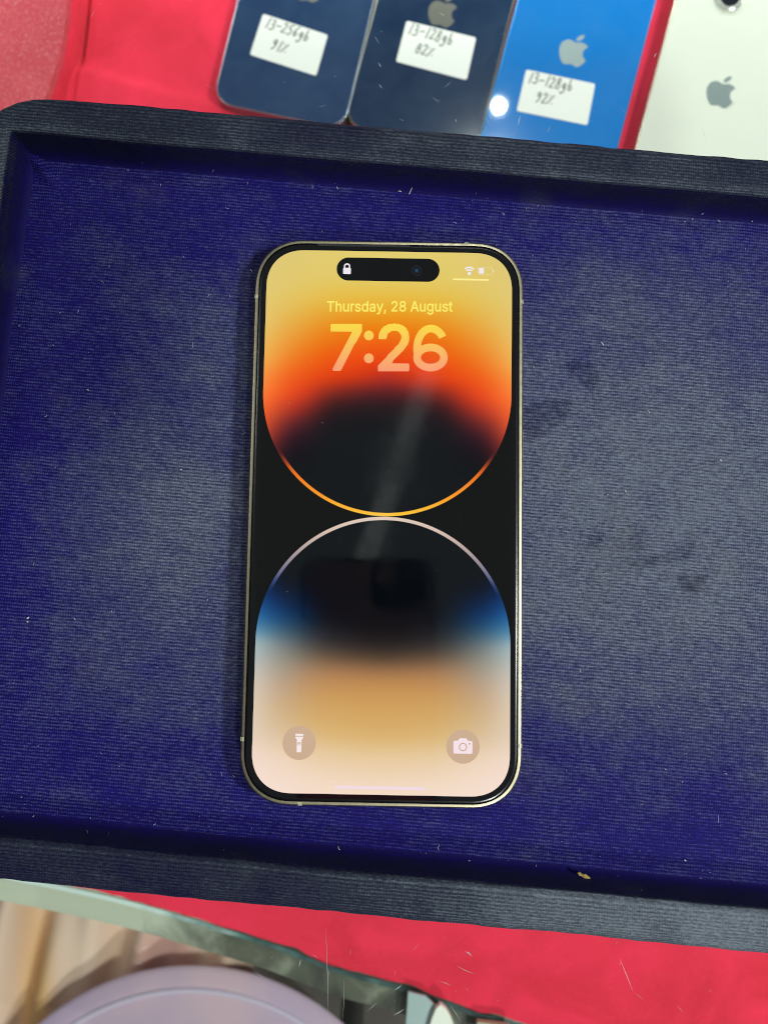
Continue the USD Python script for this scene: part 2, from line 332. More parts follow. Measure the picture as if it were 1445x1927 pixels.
# peach cloth and lilac stool seen far below through the glass
PEACH = mat('striped_peach_cloth', {'tc': ('texture_coordinate', {}), 'mp': ('mapping', {'rotation': (0, 0, 0.35), 'scale': (1.0, 0.12, 0.12)}), 'n': ('noise_texture', {'scale': 11.0, 'detail': 2.0, 'distortion': 0.4}),
                                    'r': ('rgb_ramp', {'ramp': [(0.30, (0.62, 0.36, 0.33)), (0.40, (0.72, 0.44, 0.36)), (0.48, (0.86, 0.66, 0.52)), (0.55, (0.80, 0.58, 0.44)), (0.61, (0.72, 0.42, 0.16)), (0.68, (0.58, 0.34, 0.28))]}),
                                    'p': ('principled_bsdf', {'roughness': 0.8})}, [('tc.object', 'mp.vector'), ('mp.vector', 'n.vector'), ('n.fac', 'r.fac'), ('r.color', 'p.base_color')])
zc = -470.0
g0, g1 = at(-150, 1640, zc), at(470, 2080, zc)
u = np.linspace(0, 1, 90); v = np.linspace(0, 1, 50); U, W = np.meshgrid(u, v)
PX = g0[0] + (g1[0] - g0[0]) * U; PY = g0[1] + (g1[1] - g0[1]) * W
PZ = zc + 9 * np.sin(U * 26 + 1.5 * np.sin(W * 3) + W * 3) + 5 * np.sin(U * 47 + W * 5)
tag(obj('peach_cloth', (np.column_stack([PX.ravel(), PY.ravel(), PZ.ravel()]), grid(90, 50)[:, ::-1]), PEACH, smooth=True), 'folded peach and cream cloth below the counter, left of the lilac seat', 'cloth')
zs = -440.0
pts = np.array([at(*p, zs) for p in [(72, 1930), (312, 1824), (640, 1927)]])
Am = np.column_stack([2 * (pts[1:] - pts[0])]); bm = (pts[1:] ** 2).sum(1) - (pts[0] ** 2).sum()
cc = np.linalg.solve(Am, bm); RR = float(np.linalg.norm(pts[0] - cc))
stool = thing('stool', 'lilac round padded stool with a raised seam at the bottom left', 'stool', (cc[0], cc[1], 0))
t = np.linspace(0, 2 * np.pi, 128, endpoint=False); circ = np.column_stack([np.cos(t), np.sin(t)])
LILAC = mat('lilac_fabric', {'tc': ('texture_coordinate', {}), 'n': ('noise_texture', {'scale': 14.0, 'detail': 4.0}), 'r': ('rgb_ramp', {'ramp': [(0.35, (0.52, 0.40, 0.58)), (0.65, (0.66, 0.48, 0.56))]}), 'p': ('principled_bsdf', {'roughness': 0.8, 'sheen_weight': 0.2})},
            [('tc.object', 'n.vector'), ('n.fac', 'r.fac'), ('r.color', 'p.base_color')])
LILAC2 = pbr('lilac_trim', (0.68, 0.60, 0.76), 0.8)
obj('seat', loft([(circ * (RR * k), zs + z) for k, z in ((.70, -70), (.84, -40), (.94, -18), (.99, -7), (1, -3), (.985, 1), (.93, 3), (.90, 3.5), (.5, 9))]), LILAC, stool, smooth=50)
obj('piping', trimesh.creation.torus(RR * .915, 2.2, 96, 10).apply_translation([0, 0, zs + 3]), LILAC2, stool, smooth=True)
for k in range(4):
    an = k * np.pi / 2 + .4
    lg = trimesh.creation.cylinder(12, 500 - 60, sections=16); lg.apply_translation([RR * .7 * np.cos(an), RR * .7 * np.sin(an), -960 + 220])
    obj('leg', lg, pbr('stool_leg', (0.05, 0.05, 0.05), 0.4) if k == 0 else '/World/Looks/stool_leg', stool, smooth=30)
# cards and boxes standing below the case at the lower right
zb = -180.0
CARD = pbr('white_card', (0.85, 0.88, 0.78), 0.6)
tag(obj('white_card', plate(Polygon([at(*p, zb) for p in [(806, 1935), (812, 1912), (820, 1893), (828, 1885), (838, 1893), (846, 1906), (853, 1925), (856, 1950), (806, 1950)]]), 3, zb), CARD), 'small bright white pointed card below the glass at bottom edge', 'card')
tag(obj('grey_card', plate(Polygon([at(*p, zb) for p in [(768, 1868), (800, 1876), (822, 1896), (814, 1960), (762, 1960)]]), 1.4, zb - 1.6), pbr('grey_box', (0.34, 0.45, 0.45), 0.5)), 'pale grey-green card under the white pointed card below the glass', 'card')
tag(obj('beige_card', plate(Polygon([at(*p, zb) for p in [(898, 1921), (958, 1929), (962, 1960), (890, 1960)]]), 3, zb - 1.6), pbr('beige_box', (0.42, 0.40, 0.28), 0.6)), 'olive beige card corner below the red cloth at bottom edge', 'card')

# ------------------------------------------------------------------ the four phones lying face down on the red cloth
APPLE = ("M12.152 6.896 c-.948 0 -2.415 -1.078 -3.96 -1.04 c-2.04 .027 -3.91 1.183 -4.961 3.014 c-2.117 3.675 -.546 9.103 1.519 12.09 c1.013 1.454 2.208 3.09 3.792 3.039 c1.52 -.065 2.09 -.987 3.935 -.987 "
         "c1.831 0 2.35 .987 3.96 .948 c1.637 -.026 2.676 -1.48 3.676 -2.948 c1.156 -1.688 1.636 -3.325 1.662 -3.415 c-.039 -.013 -3.182 -1.221 -3.22 -4.857 c-.026 -3.04 2.48 -4.494 2.597 -4.559 c-1.429 -2.09 -3.623 -2.324 -4.39 -2.376 c-2 -.156 -3.675 1.09 -4.61 1.09 "
         "M15.53 3.83 c.843 -1.012 1.4 -2.427 1.245 -3.83 c-1.207 .052 -2.662 .805 -3.532 1.818 c-.78 .896 -1.454 2.338 -1.273 3.714 c1.338 .104 2.715 -.688 3.559 -1.701")


def svg(path):
    out, cur, pts = [], None, []
    import re
    for cmd, args in re.findall(r'([Mc])([^Mc]*)', path):
        a = [float(x) for x in args.split()]
        if cmd == 'M':
            if pts: out.append(Polygon(pts))
            cur = np.array(a); pts = [tuple(cur)]
        else:
            p1, p2, p3 = cur + a[0:2], cur + a[2:4], cur + a[4:6]
            for s in np.linspace(0, 1, 11)[1:]:
                pts.append(tuple((1 - s) ** 3 * cur + 3 * (1 - s) ** 2 * s * p1 + 3 * (1 - s) * s * s * p2 + s ** 3 * p3))
            cur = p3
    out.append(Polygon(pts))
    g = unary_union([p.buffer(0) for p in out])
    return affinity.scale(affinity.translate(g, -12, -13.5), 1 / 24, -1 / 24, origin=(0, 0))     # about one unit tall


LOGO = svg(APPLE)
GLYPH = {'1': [[(.32, 1), (.24, 0)]], '3': [[(.1, .92), (.35, 1), (.5, .88), (.45, .65), (.22, .55), (.48, .48), (.58, .25), (.4, .02), (.05, .08)]], '-': [[(.05, .45), (.6, .5)]],
         '2': [[(.1, .8), (.3, 1), (.55, .8), (.4, .45), (.05, .02), (.6, .06)]], '5': [[(.6, 1), (.2, .97), (.15, .6), (.45, .6), (.52, .3), (.35, .02), (.05, .1)]],
         '6': [[(.5, 1), (.2, .6), (.1, .25), (.3, 0), (.5, .2), (.35, .42), (.12, .28)]], '8': [[(.32 + .17 * math.cos(q), .76 + .22 * math.sin(q)) for q in np.linspace(0, 6.28, 12)], [(.3 + .22 * math.cos(q), .27 + .27 * math.sin(q)) for q in np.linspace(0, 6.28, 12)]],
         '9': [[(.5, .85), (.25, 1), (.1, .75), (.3, .55), (.5, .85), (.45, .3), (.2, 0)]], 'g': [[(.5, .5), (.25, .6), (.1, .35), (.3, .12), (.5, .5), (.45, -.2), (.2, -.4), (.02, -.25)]],
         'b': [[(.15, 1), (.1, .05), (.4, .0), (.5, .3), (.3, .45), (.1, .3)]], '%': [[(.62, .85), (.02, 0)], [(.1, .8), (.16, .78)], [(.6, .08), (.66, .1)]], "'": [[(.1, 1), (.16, .85)]], 'B': [[(.15, 1), (.12, 0), (.45, .1), (.5, .35), (.15, .5), (.45, .7), (.4, .95), (.15, 1)]]}


def script_text(s, h, pitch=.54, w=.64):
    """Handwriting from pen strokes, h mm tall."""
    gs, x = [], 0.0
    for c in s:
        if c != ' ':
            for st in GLYPH[c]:
                p = np.array(st) * [h * .68, h] + [x, rng.uniform(-.06, .06) * h]
                p[:, 0] += p[:, 1] * .12
                # smooth
                tt = np.linspace(0, len(p) - 1, max(2, len(p) * 4)); p = np.column_stack([np.interp(tt, range(len(p)), p[:, k]) for k in (0, 1)])
                gs.append(LineString(p).buffer(w / 2, 3))
        x += h * pitch * (.75 if c in "1'" else 1)
    return unary_union(gs)


PEN = pbr('pen_ink', (0.10, 0.10, 0.09), 0.6)
STICK = pbr('white_sticker', (0.84, 0.86, 0.82), 0.55)
BACK_Z = 7.65


def resale_phone(name, label, center, rot, body, frame, logo_col, sticker=None, lens=None, grp=None):
    ph = thing(name, label, 'phone', (center[0], center[1], SHELF + 0.9), rot, grp)
    k = name + ('%d' % len([1 for x in used if x[1].startswith('back_glass')])) + 'm'
    i = k
    bm_ = mat('back_glass_' + i, {'tc': ('texture_coordinate', {}), 'n': ('noise_texture', {'scale': 55.0, 'detail': 4.0, 'distortion': 0.6}), 'r': ('map_range', {'from_min': .3, 'from_max': .75, 'to_min': 0.0, 'to_max': 0.05, 'clamp': True}), 'c': ('mix_color', {'a': tuple(body), 'b': (.25, .42, .6)}), 'p': ('principled_bsdf', {'roughness': 0.12, 'specular_ior_level': 0.35})}, [('tc.object', 'n.vector'), ('n.fac', 'r.value'), ('r.result', 'c.fac'), ('c.result', 'p.base_color')])
    fm_ = pbr('frame_' + i, frame, 0.28, metallic=0.85)
    o = lambda ins: rrect(35.75 - ins, 73.35 - ins, 12.5 - ins, 2.35)
    obj('frame', loft([(o(.5), 0), (o(.05), .5), (o(0), .9), (o(0), 6.7), (o(.1), 7.15), (o(.55), 7.3)], cap_top=True), fm_, ph, smooth=35)
    obj('back_glass', loft([(o(.55), 7.32), (o(.62), 7.5), (o(.95), 7.65)], cap_bottom=False), bm_, ph, smooth=40)
    obj('logo', plate(affinity.scale(LOGO, 18.5, 18.5, origin=(0, 0)), .02, 7.67), pbr('logo_' + i, logo_col, 0.35, metallic=.5), ph)
    if lens:
        lx, ly = lens
        c2 = np.column_stack([np.cos(t), np.sin(t)])
        br = obj('camera_lens', loft([(c2 * 7.2 + [lx, ly], 7.6), (c2 * 7.1 + [lx, ly], 9.3), (c2 * 6.6 + [lx, ly], 9.6), (c2 * 5.4 + [lx, ly], 9.6), (c2 * 5.2 + [lx, ly], 9.2)]), pbr('lens_ring_' + i, (0.7, 0.72, 0.68), 0.2, metallic=.8), ph, smooth=30)
        obj('lens_glass', loft([(c2 * 5.1 + [lx, ly], 9.1), (c2 * 5.0 + [lx, ly], 9.32), (c2 * 2 + [lx, ly], 9.34)], cap_bottom=False), pbr('lens_glass_' + i, (0.01, 0.012, 0.02), 0.05), br, smooth=30)
    if sticker:
        quad, lines = sticker
        w = np.array([at(*p, SHELF + .9 + 7.7) for p in quad]) - center
        a = -math.radians(rot); w = w @ np.array([[math.cos(a), math.sin(a)], [-math.sin(a), math.cos(a)]])
        P = Polygon(w).buffer(-1.2).buffer(1.2)
        lab = obj('price_label', plate(P, .12, 7.68), STICK, ph)
        ang = math.degrees(math.atan2(*(w[1] - w[0])[::-1])); tl = w[0]
        for (txt, h, dx, dy) in lines:
            g = affinity.translate(affinity.rotate(affinity.translate(script_text(txt, h), dx, -dy - h), ang, origin=(0, 0)), *tl)
            obj('handwriting', plate(g.intersection(P.buffer(-.1)), .03, 7.81), PEN, lab)
    return ph


zbk = SHELF + 0.9 + BACK_Z
resale_phone('dark_phone', 'dark navy phone nearest the bare red cloth, label 3-256gb 91%', (-40.8, 313.3), -12.3, (0.011, 0.037, 0.105), (0.35, 0.42, 0.5), (0.1, 0.11, 0.1),
             ([(495, 25), (617, 65), (595, 142), (470, 102)], [('13-256gb', 6.0, 3.0, .9), ('91%', 6.0, 10, 11)]), None, 'phones on the red cloth')
resale_phone('dark_phone', 'midnight blue-black phone with label 13-128gb 82% covering its logo', (30.4, 299.2), -13.9, (0.004, 0.021, 0.064), (0.30, 0.30, 0.22), (0.10, 0.10, 0.085),
             ([(765, 38), (896, 70), (878, 150), (745, 115)], [('13-128gb', 6.2, 2.0, .9), ('82%', 6.0, 8.5, 10.5)]), None, 'phones on the red cloth')
resale_phone('blue_phone', 'bright blue phone with grey logo, label 13-128gb 92%', (99.7, 277.1), -15.2, (0.0, 0.175, 0.56), (0.05, 0.30, 0.62), (0.26, 0.33, 0.34),
             ([(990, 130), (1120, 157), (1105, 235), (972, 208)], [('13-128gb', 6.0, 2.0, .9), ('92%', 5.8, 8.0, 10.5)]), None, 'phones on the red cloth')
resale_phone('white_phone', 'white phone without a label, rightmost on the red cloth', (176.9, 254.0), -15.7, (0.70, 0.725, 0.635), (0.75, 0.68, 0.52), (0.26, 0.33, 0.33), None, (-8.3, 52.0), 'phones on the red cloth')

# ------------------------------------------------------------------ the blue velvet tray
TYAW = -5.25
IW, IH, RIMW, FLOOR_Z, RIM_Z = 290.0, 182.6, 10.6, 5.0, 15.6
ca, sa = math.cos(math.radians(TYAW)), math.sin(math.radians(TYAW))
corner = np.array([-100.4, 118.8])
tc_ = corner + np.array([ca * IW / 2 + sa * IH / 2, sa * IW / 2 - ca * IH / 2])
tray = thing('display_tray', 'worn navy blue ribbed velvet tray with raised padded rim', 'tray', (tc_[0], tc_[1], 0), TYAW)


def tl_(x, y, z):
    p = at(x, y, z) - tc_
    return np.array([ca * p[0] + sa * p[1], -sa * p[0] + ca * p[1]])


nx, ny = 420, 290
gx, gy = np.linspace(-IW / 2 - 1, IW / 2 + 1, nx), np.linspace(-IH / 2 - 1, IH / 2 + 1, ny)
GX, GY = np.meshgrid(gx, gy)
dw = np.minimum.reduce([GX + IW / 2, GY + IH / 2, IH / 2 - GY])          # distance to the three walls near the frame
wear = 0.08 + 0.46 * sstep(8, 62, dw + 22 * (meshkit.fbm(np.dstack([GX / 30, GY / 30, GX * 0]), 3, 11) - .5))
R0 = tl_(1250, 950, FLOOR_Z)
wear += 0.55 * np.exp(-(((GX - R0[0]) / 55) ** 2 + ((GY - R0[1]) / 42) ** 2))  # right patch: worn pile, with light from the right painted in
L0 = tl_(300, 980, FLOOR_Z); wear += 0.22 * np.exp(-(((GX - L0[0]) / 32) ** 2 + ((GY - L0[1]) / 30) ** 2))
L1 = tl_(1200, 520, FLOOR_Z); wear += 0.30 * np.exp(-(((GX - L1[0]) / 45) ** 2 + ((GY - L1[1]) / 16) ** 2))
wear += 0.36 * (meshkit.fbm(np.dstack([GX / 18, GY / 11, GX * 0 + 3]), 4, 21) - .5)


press = np.zeros_like(wear)


def mark(pxs, depth, soft=.9):
    P = Polygon([tl_(*p, FLOOR_Z) for p in pxs]); from shapely import distance, points
    x0, y0, x1, y1 = P.bounds
    mk = (GX > x0 - 4) & (GX < x1 + 4) & (GY > y0 - 4) & (GY < y1 + 4)
    d = distance(points(GX[mk], GY[mk]), P)
    pr_ = (1 - sstep(0, soft, d)) * np.clip(.3 + 1.3 * meshkit.fbm(np.column_stack([GX[mk] / 2.5, GY[mk] / .9, d * 0]), 2, 77), 0, 1.2)
    wear[mk] -= depth * .35 * pr_; press[mk] = np.maximum(press[mk], np.clip(depth * 1.5 * pr_, 0, 1))


mark([(1065, 682), (1115, 686), (1128, 715), (1112, 735), (1090, 715)], 0.33); mark([(985, 765), (1030, 755), (1075, 757), (1062, 790), (1030, 815), (988, 828)], 0.31)
mark([(1108, 1010), (1130, 1010), (1128, 1030), (1105, 1030)], 0.31); mark([(1160, 1030), (1205, 1000), (1215, 1002), (1212, 1035), (1165, 1035)], 0.20); mark([(1180, 1055), (1290, 1035), (1300, 1048), (1200, 1070)], 0.27)
mark([(1290, 1000), (1303, 1000), (1305, 1045), (1295, 1045)], 0.22); mark([(1275, 1085), (1330, 1085), (1312, 1115), (1285, 1105)], 0.36)
cove = lambda d: 6.0 * (1 - sstep(0, 4.5, np.maximum(d, 0))) ** 2
FZ = FLOOR_Z + 0.3 * (meshkit.fbm(np.dstack([GX / 40, GY / 40, GX * 0]), 2, 31) - .5) + 0.12 * (meshkit.fbm(np.dstack([GX / 6, GY / 6, GX * 0]), 2, 8) - .5)
dall = np.minimum.reduce([GX + IW / 2, GY + IH / 2, IH / 2 - GY, IW / 2 - GX]) + 1.0
# creased fold where the cloth is tucked into the upper left corner
cd = np.abs((GX + IW / 2) - (IH / 2 - GY)) / 1.414; cr = np.hypot(GX + IW / 2, IH / 2 - GY)
FZ += 1.3 * np.exp(-(cd / 1.5) ** 2) * (1 - sstep(6, 22, cr))
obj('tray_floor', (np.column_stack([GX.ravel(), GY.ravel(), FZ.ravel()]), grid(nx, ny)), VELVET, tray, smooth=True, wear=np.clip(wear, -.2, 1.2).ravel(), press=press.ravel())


def tray_ring(off, r, k=8, m=160):
    """A rounded rectangle at an offset from the tray's inner edge, evenly subdivided along its sides so that it can be made uneven."""
    hw, hh = IW / 2 + off, IH / 2 + off
    tq = np.linspace(0, np.pi / 2, k); out = []
    for q_, (cx, cy) in enumerate([(hw - r, hh - r), (-hw + r, hh - r), (-hw + r, -hh + r), (hw - r, -hh + r)]):
        an = tq + q_ * np.pi / 2
        out.append(np.column_stack([cx + r * np.cos(an), cy + r * np.sin(an)]))
        nx_ = [(-hw + r, hh), (-hw, -hh + r), (hw - r, -hh), (hw, hh - r)][q_]
        s_ = np.linspace(0, 1, m + 2)[1:-1, None]
        out.append(out[-1][-1] * (1 - s_) + np.array(nx_) * s_)
    return np.vstack(out)


prof = [(-3.6, FLOOR_Z - .4, .8), (-2.7, FLOOR_Z + .1, .8), (-2.0, FLOOR_Z + .8, .8), (-1.55, FLOOR_Z + 2.0, .8), (-1.25, FLOOR_Z + 3.8, .8), (-1.0, FLOOR_Z + 6, .8), (-.75, RIM_Z - 3.0, .8), (-.6, RIM_Z - 1.4, .8), (-.15, RIM_Z - .55, 1.0), (.7, RIM_Z - .08, 1.4), (2.2, RIM_Z + .15, 2.6), (4.5, RIM_Z + .1, 8), (6.8, RIM_Z - .1, 13), (8.6, RIM_Z - .5, 17),
        (9.8, RIM_Z - 1.2, 19), (10.4, RIM_Z - 2.3, 20), (10.6, RIM_Z - 4, 20.5), (10.6, 2.5, 20.5), (10.0, .4, 20), (9.0, .05, 19)]
rings, wr = [], []
for o_, z_, r_ in prof:
    P = tray_ring(o_, r_)
    w_ = meshkit.fbm(np.column_stack([P / 22, np.full(len(P), o_ / 6)]), 3, 41) - .5
    w2 = meshkit.fbm(np.column_stack([P / 5, np.full(len(P), 2.0)]), 2, 43) - .5
    d_ = P / np.maximum(np.abs(P) / [IW / 2, IH / 2], 1e-6).max(1, keepdims=True); nr = np.sign(P) * (np.abs(np.abs(P) - [IW / 2 + o_, IH / 2 + o_]) < r_ * .9)
    P = P + nr * ((.7 * w_ + .55 * w2 * (o_ > 8))[:, None])
    rings.append((P, z_ + np.where(z_ > 12, .5 * w_, 0)))
    side = np.where(P[:, 1] > 0, .46, .34 + .62 * sstep(-70, 70, P[:, 0])) - .10 * (o_ > 9) + .1 * ((o_ > -.3) & (o_ < 1.5))  # wear plus painted light: near side brightens to the right, inner lip highlighted
    wall = np.clip(.02 + .16 * sstep(FLOOR_Z + .8, FLOOR_Z + 7, z_), 0, 1)  # inner walls: fresh pile, darkened upwards with painted shade
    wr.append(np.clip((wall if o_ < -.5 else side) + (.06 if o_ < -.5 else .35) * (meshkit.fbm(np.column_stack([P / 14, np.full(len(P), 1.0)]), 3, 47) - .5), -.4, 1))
n = len(rings[0][0]); V = np.vstack([np.column_stack([o, z]) for o, z in rings]); i = np.arange(n); j = (i + 1) % n
Fq = np.vstack([np.stack([a * n + i, (a + 1) * n + i, (a + 1) * n + j, a * n + j], 1) for a in range(len(rings) - 1)])[:, ::-1]
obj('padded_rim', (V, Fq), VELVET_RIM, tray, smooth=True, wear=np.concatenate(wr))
obj('base_board', plate(Polygon(tray_ring(8.0, 18)), FLOOR_Z - 1.2, 0.1), pbr('tray_board', (0.02, 0.02, 0.05), .8), tray)

# lint and crumbs lying in the tray
LINT = pbr('lint', (0.42, 0.42, 0.42), 0.8)
lint = []


def fibre(x, y, ln, w, an):
    k = 5; s = np.linspace(0, 1, k); bend = rng.normal(0, 1.0)
    th = an + bend * (s - .5); dx = np.concatenate([[0], np.cumsum(np.cos(th[1:]))]) * ln / (k - 1); dy = np.concatenate([[0], np.cumsum(np.sin(th[1:]))]) * ln / (k - 1)
    c = np.column_stack([x + dx, y + dy]); nn = np.column_stack([-np.sin(th), np.cos(th)]) * w / 2
    dwl = np.minimum(IH / 2 - np.abs(c[:, 1]), c[:, 0] + IW / 2)
    z = FLOOR_Z + .35 + .15 * np.sin(s * 3.1) + np.interp(dwl, [1.0, 1.25, 1.55, 2.0, 2.7, 3.6], [6, 3.8, 2, .8, .2, 0])
    v = np.vstack([np.column_stack([c - nn, z]), np.column_stack([c + nn, z])]); q_ = np.arange(k - 1)
    f = np.stack([q_, q_ + 1, k + q_ + 1, k + q_], 1)
    return v, np.vstack([f[:, [0, 1, 2]], f[:, [0, 2, 3]]])


for p, ln, w in [((474, 513), 1.0, .16), ((168, 735), .7, .2), ((1135, 650), 1.1, .22), ((1222, 778), 1.0, .16), ((1178, 927), .8, .2), ((770, 366), 1.6, .2), ((755, 362), .9, .2), ((340, 885), .5, .3), ((52, 1165), .7, .4), ((54, 1171), .5, .3), ((390, 1130), .4, .25),
                 ((1201, 1673), 1.2, .2), ((1223, 1670), 1, .18), ((1256, 1676), .9, .18), ((1188, 1660), .8, .2), ((178, 1559), 1, .35), ((222, 1570), .8, .4), ((290, 1580), 1.4, .3), ((215, 1563), .5, .3), ((1355, 868), .6, .3), ((1290, 1620), .6, .3), ((430, 1590), .9, .2), ((640, 1597), .9, .2)]:
    c = tl_(*p, FLOOR_Z); lint.append(fibre(c[0], c[1], ln, w, rng.uniform(0, 3.1)))
for k in range(300):
    x, y = rng.uniform(-IW / 2 + 3, 60), rng.uniform(-IH / 2 + 2, IH / 2 - 2)
    if rng.random() < .2: y = rng.choice([-1, 1]) * (IH / 2 - 2 - rng.exponential(3))
    lint.append(fibre(x, y, rng.exponential(.28) + .1, rng.uniform(.05, .13), rng.uniform(0, 3.1)))
v, f = join(lint); v[:, :2] = v[:, :2] @ np.array([[ca, sa], [-sa, ca]]) + tc_
tag(obj('lint', (v, f), LINT), 'tiny pale lint specks scattered over the blue velvet', 'lint', kind='stuff')
crumb_c = at(1097, 1645, FLOOR_Z + 1.2)
cp = Polygon([(-1.9, .9), (-1.2, 1.1), (-.6, .5), (.2, .6), (1.2, -.2), (1.9, -.9), (1.3, -1.1), (.6, -.6), (-.3, -.3), (-.9, .1), (-1.4, .2)])
cm = plate(cp, .5); cm = cm.subdivide().subdivide(); cm.vertices[:, 2] += .5 * (meshkit.noise(cm.vertices * 1.3, 2) - .3)
cm.apply_translation([crumb_c[0], crumb_c[1], FLOOR_Z + float(np.interp(IH / 2 - abs(tl_(1097, 1645, FLOOR_Z)[1]), [1.25, 1.55, 2.0, 2.7, 3.6], [3.6, 1.8, .7, .25, .1]))])
tag(obj('crumb', cm, pbr('crumb', (0.34, 0.25, 0.06), .7)), 'small yellowish brown crumb near the lower rim of the tray', 'crumb')

# ------------------------------------------------------------------ the lit phone lying in the tray
PC = np.array([-0.017, 15.424]); PYAW = -1.0107
phone = thing('phone', 'lit phone with gold steel frame showing 7:26 in the tray', 'phone', (PC[0], PC[1], FLOOR_Z + .1), PYAW)
pa, pb = math.cos(math.radians(PYAW)), math.sin(math.radians(PYAW))
TOPZ = SCREEN_Z - FLOOR_Z - .1                 # screen height in the phone's own frame


def loc(x, y):
    """Pixel of the photograph -> place on the lit screen, in the phone's own frame (mm)."""
    p = at(x, y, SCREEN_Z) - PC
    return np.array([pa * p[0] + pb * p[1], -pb * p[0] + pa * p[1]])


HW, HH = 35.75, 73.75
po = lambda ins: rrect(HW - ins, HH - ins, 13.6 - ins, 2.3, 22)
GOLD = mat('polished_gold_steel', {'tc': ('texture_coordinate', {}), 'n': ('noise_texture', {'scale': 700.0, 'detail': 3.0}), 'r': ('map_range', {'from_min': .3, 'from_max': .7, 'to_min': .34, 'to_max': .42}),
                                   'p': ('principled_bsdf', {'base_color': (0.42, 0.38, 0.265), 'metallic': 1.0})}, [('tc.object', 'n.vector'), ('n.fac', 'r.value'), ('r.result', 'p.roughness')])
BEZEL = pbr('black_bezel', (0.003, 0.003, 0.004), 0.5, specular_ior_level=0.0)
obj('frame', loft([(po(1.0), 0), (po(.3), .35), (po(0), 1.0), (po(-.02), 3.6), (po(0), 6.2), (po(.1), 6.72), (po(.28), 6.98), (po(.55), 7.1), (po(1.1), 7.13), (po(1.15), 6.9)], cap_top=False), GOLD, phone, smooth=40)
obj('gasket', loft([(po(1.1), 6.92), (po(1.28), 6.92)], cap_top=False, cap_bottom=False), pbr('black_gasket', (.003, .003, .003), .6), phone)
obj('back_panel', loft([(po(1.1), -.02), (po(1.3), -.06)], cap_bottom=True, cap_top=False), pbr('phone_back', (.6, .52, .4), .4), phone)
COVER_EDGE = pane('phone_glass_edge', (1, 1, 1), 0.22)
obj('cover_glass', loft([(po(2.0), 7.679), (po(2.02), 7.68)], cap_bottom=False), COVER, phone)
obj('glass_edge', loft([(po(1.25), 6.9), (po(1.25), 7.25), (po(1.36), 7.48), (po(1.62), 7.63), (po(2.0), 7.679)], cap_bottom=False, cap_top=False), COVER_EDGE, phone, smooth=True)
disp = rrect(32.55, 70.55, 10.4, 2.3, 30)
screen = obj('screen', plate(Polygon(disp), .02, TOPZ - .05), pbr('screen_black', (.002, .002, .002), .5, specular_ior_level=0.0), phone)
obj('bezel', plate(Polygon(po(1.3)).difference(Polygon(disp)), .03, TOPZ - .06), BEZEL, phone)
SCREEN = mat('screen_pixels', {'a': ('attribute', {'attribute': 'screen_color'}), 'e': ('emission', {'strength': 1.0})}, [('a.color', 'e.color')], 'e.emission')
VEIL = np.array([.006, .007, .007])


def emit(name, mesh, cols, z, parent):
    v, f = mesh
    if v.shape[1] == 2: v = np.column_stack([v, np.full(len(v), z)])
    return obj(name, (v, f), SCREEN, parent, screen_color=np.maximum(np.asarray(cols) - VEIL, 0))


def flat(shape):
    V, Fs, n_ = [], [], 0
    for g in getattr(shape, 'geoms', [shape]):
        vv, ff = trimesh.creation.triangulate_polygon(g, engine='earcut'); V.append(vv); Fs.append(ff + n_); n_ += len(vv)
    return np.vstack(V), np.vstack(Fs)


def icon(name, shape, color, z, parent):
    v, f = flat(shape)
    return emit(name, (v, f), np.repeat(color[None], len(v), 0), z, parent)


yl = lambda py: float(loc(725, py)[1])
UU = [0, .4, .72, 1.0]
UP = {470: [(229, 209, 116), (230, 208, 114), (228, 205, 118), (224, 203, 124)], 520: [(231, 205, 104), (231, 205, 106), (230, 204, 112), (228, 205, 122)], 560: [(236, 190, 68), (235, 192, 74), (232, 198, 95), (230, 204, 118)],
      600: [(240, 150, 28), (238, 156, 40), (235, 178, 72), (233, 200, 112)], 640: [(243, 106, 10), (242, 118, 18), (240, 150, 50), (238, 192, 98)], 680: [(238, 70, 8), (241, 84, 12), (243, 118, 34), (246, 176, 84)],
      710: [(180, 50, 40), (222, 64, 20), (242, 92, 28), (250, 152, 68)], 740: [(92, 34, 38), (128, 42, 34), (228, 72, 30), (253, 130, 58)], 770: [(38, 27, 30), (52, 28, 32), (170, 52, 38), (250, 108, 48)],
      800: [(25, 27, 30), (28, 25, 30), (92, 36, 40), (236, 88, 46)], 830: [(23, 27, 30), (23, 27, 30), (45, 24, 34), (196, 66, 48)], 860: [(22, 26, 29), (22, 26, 29), (24, 22, 28), (118, 42, 46)], 890: [(22, 26, 29), (22, 26, 29), (21, 25, 28), (50, 24, 34)], 920: [(22, 26, 29)] * 4, 975: [(22, 26, 29)] * 4}
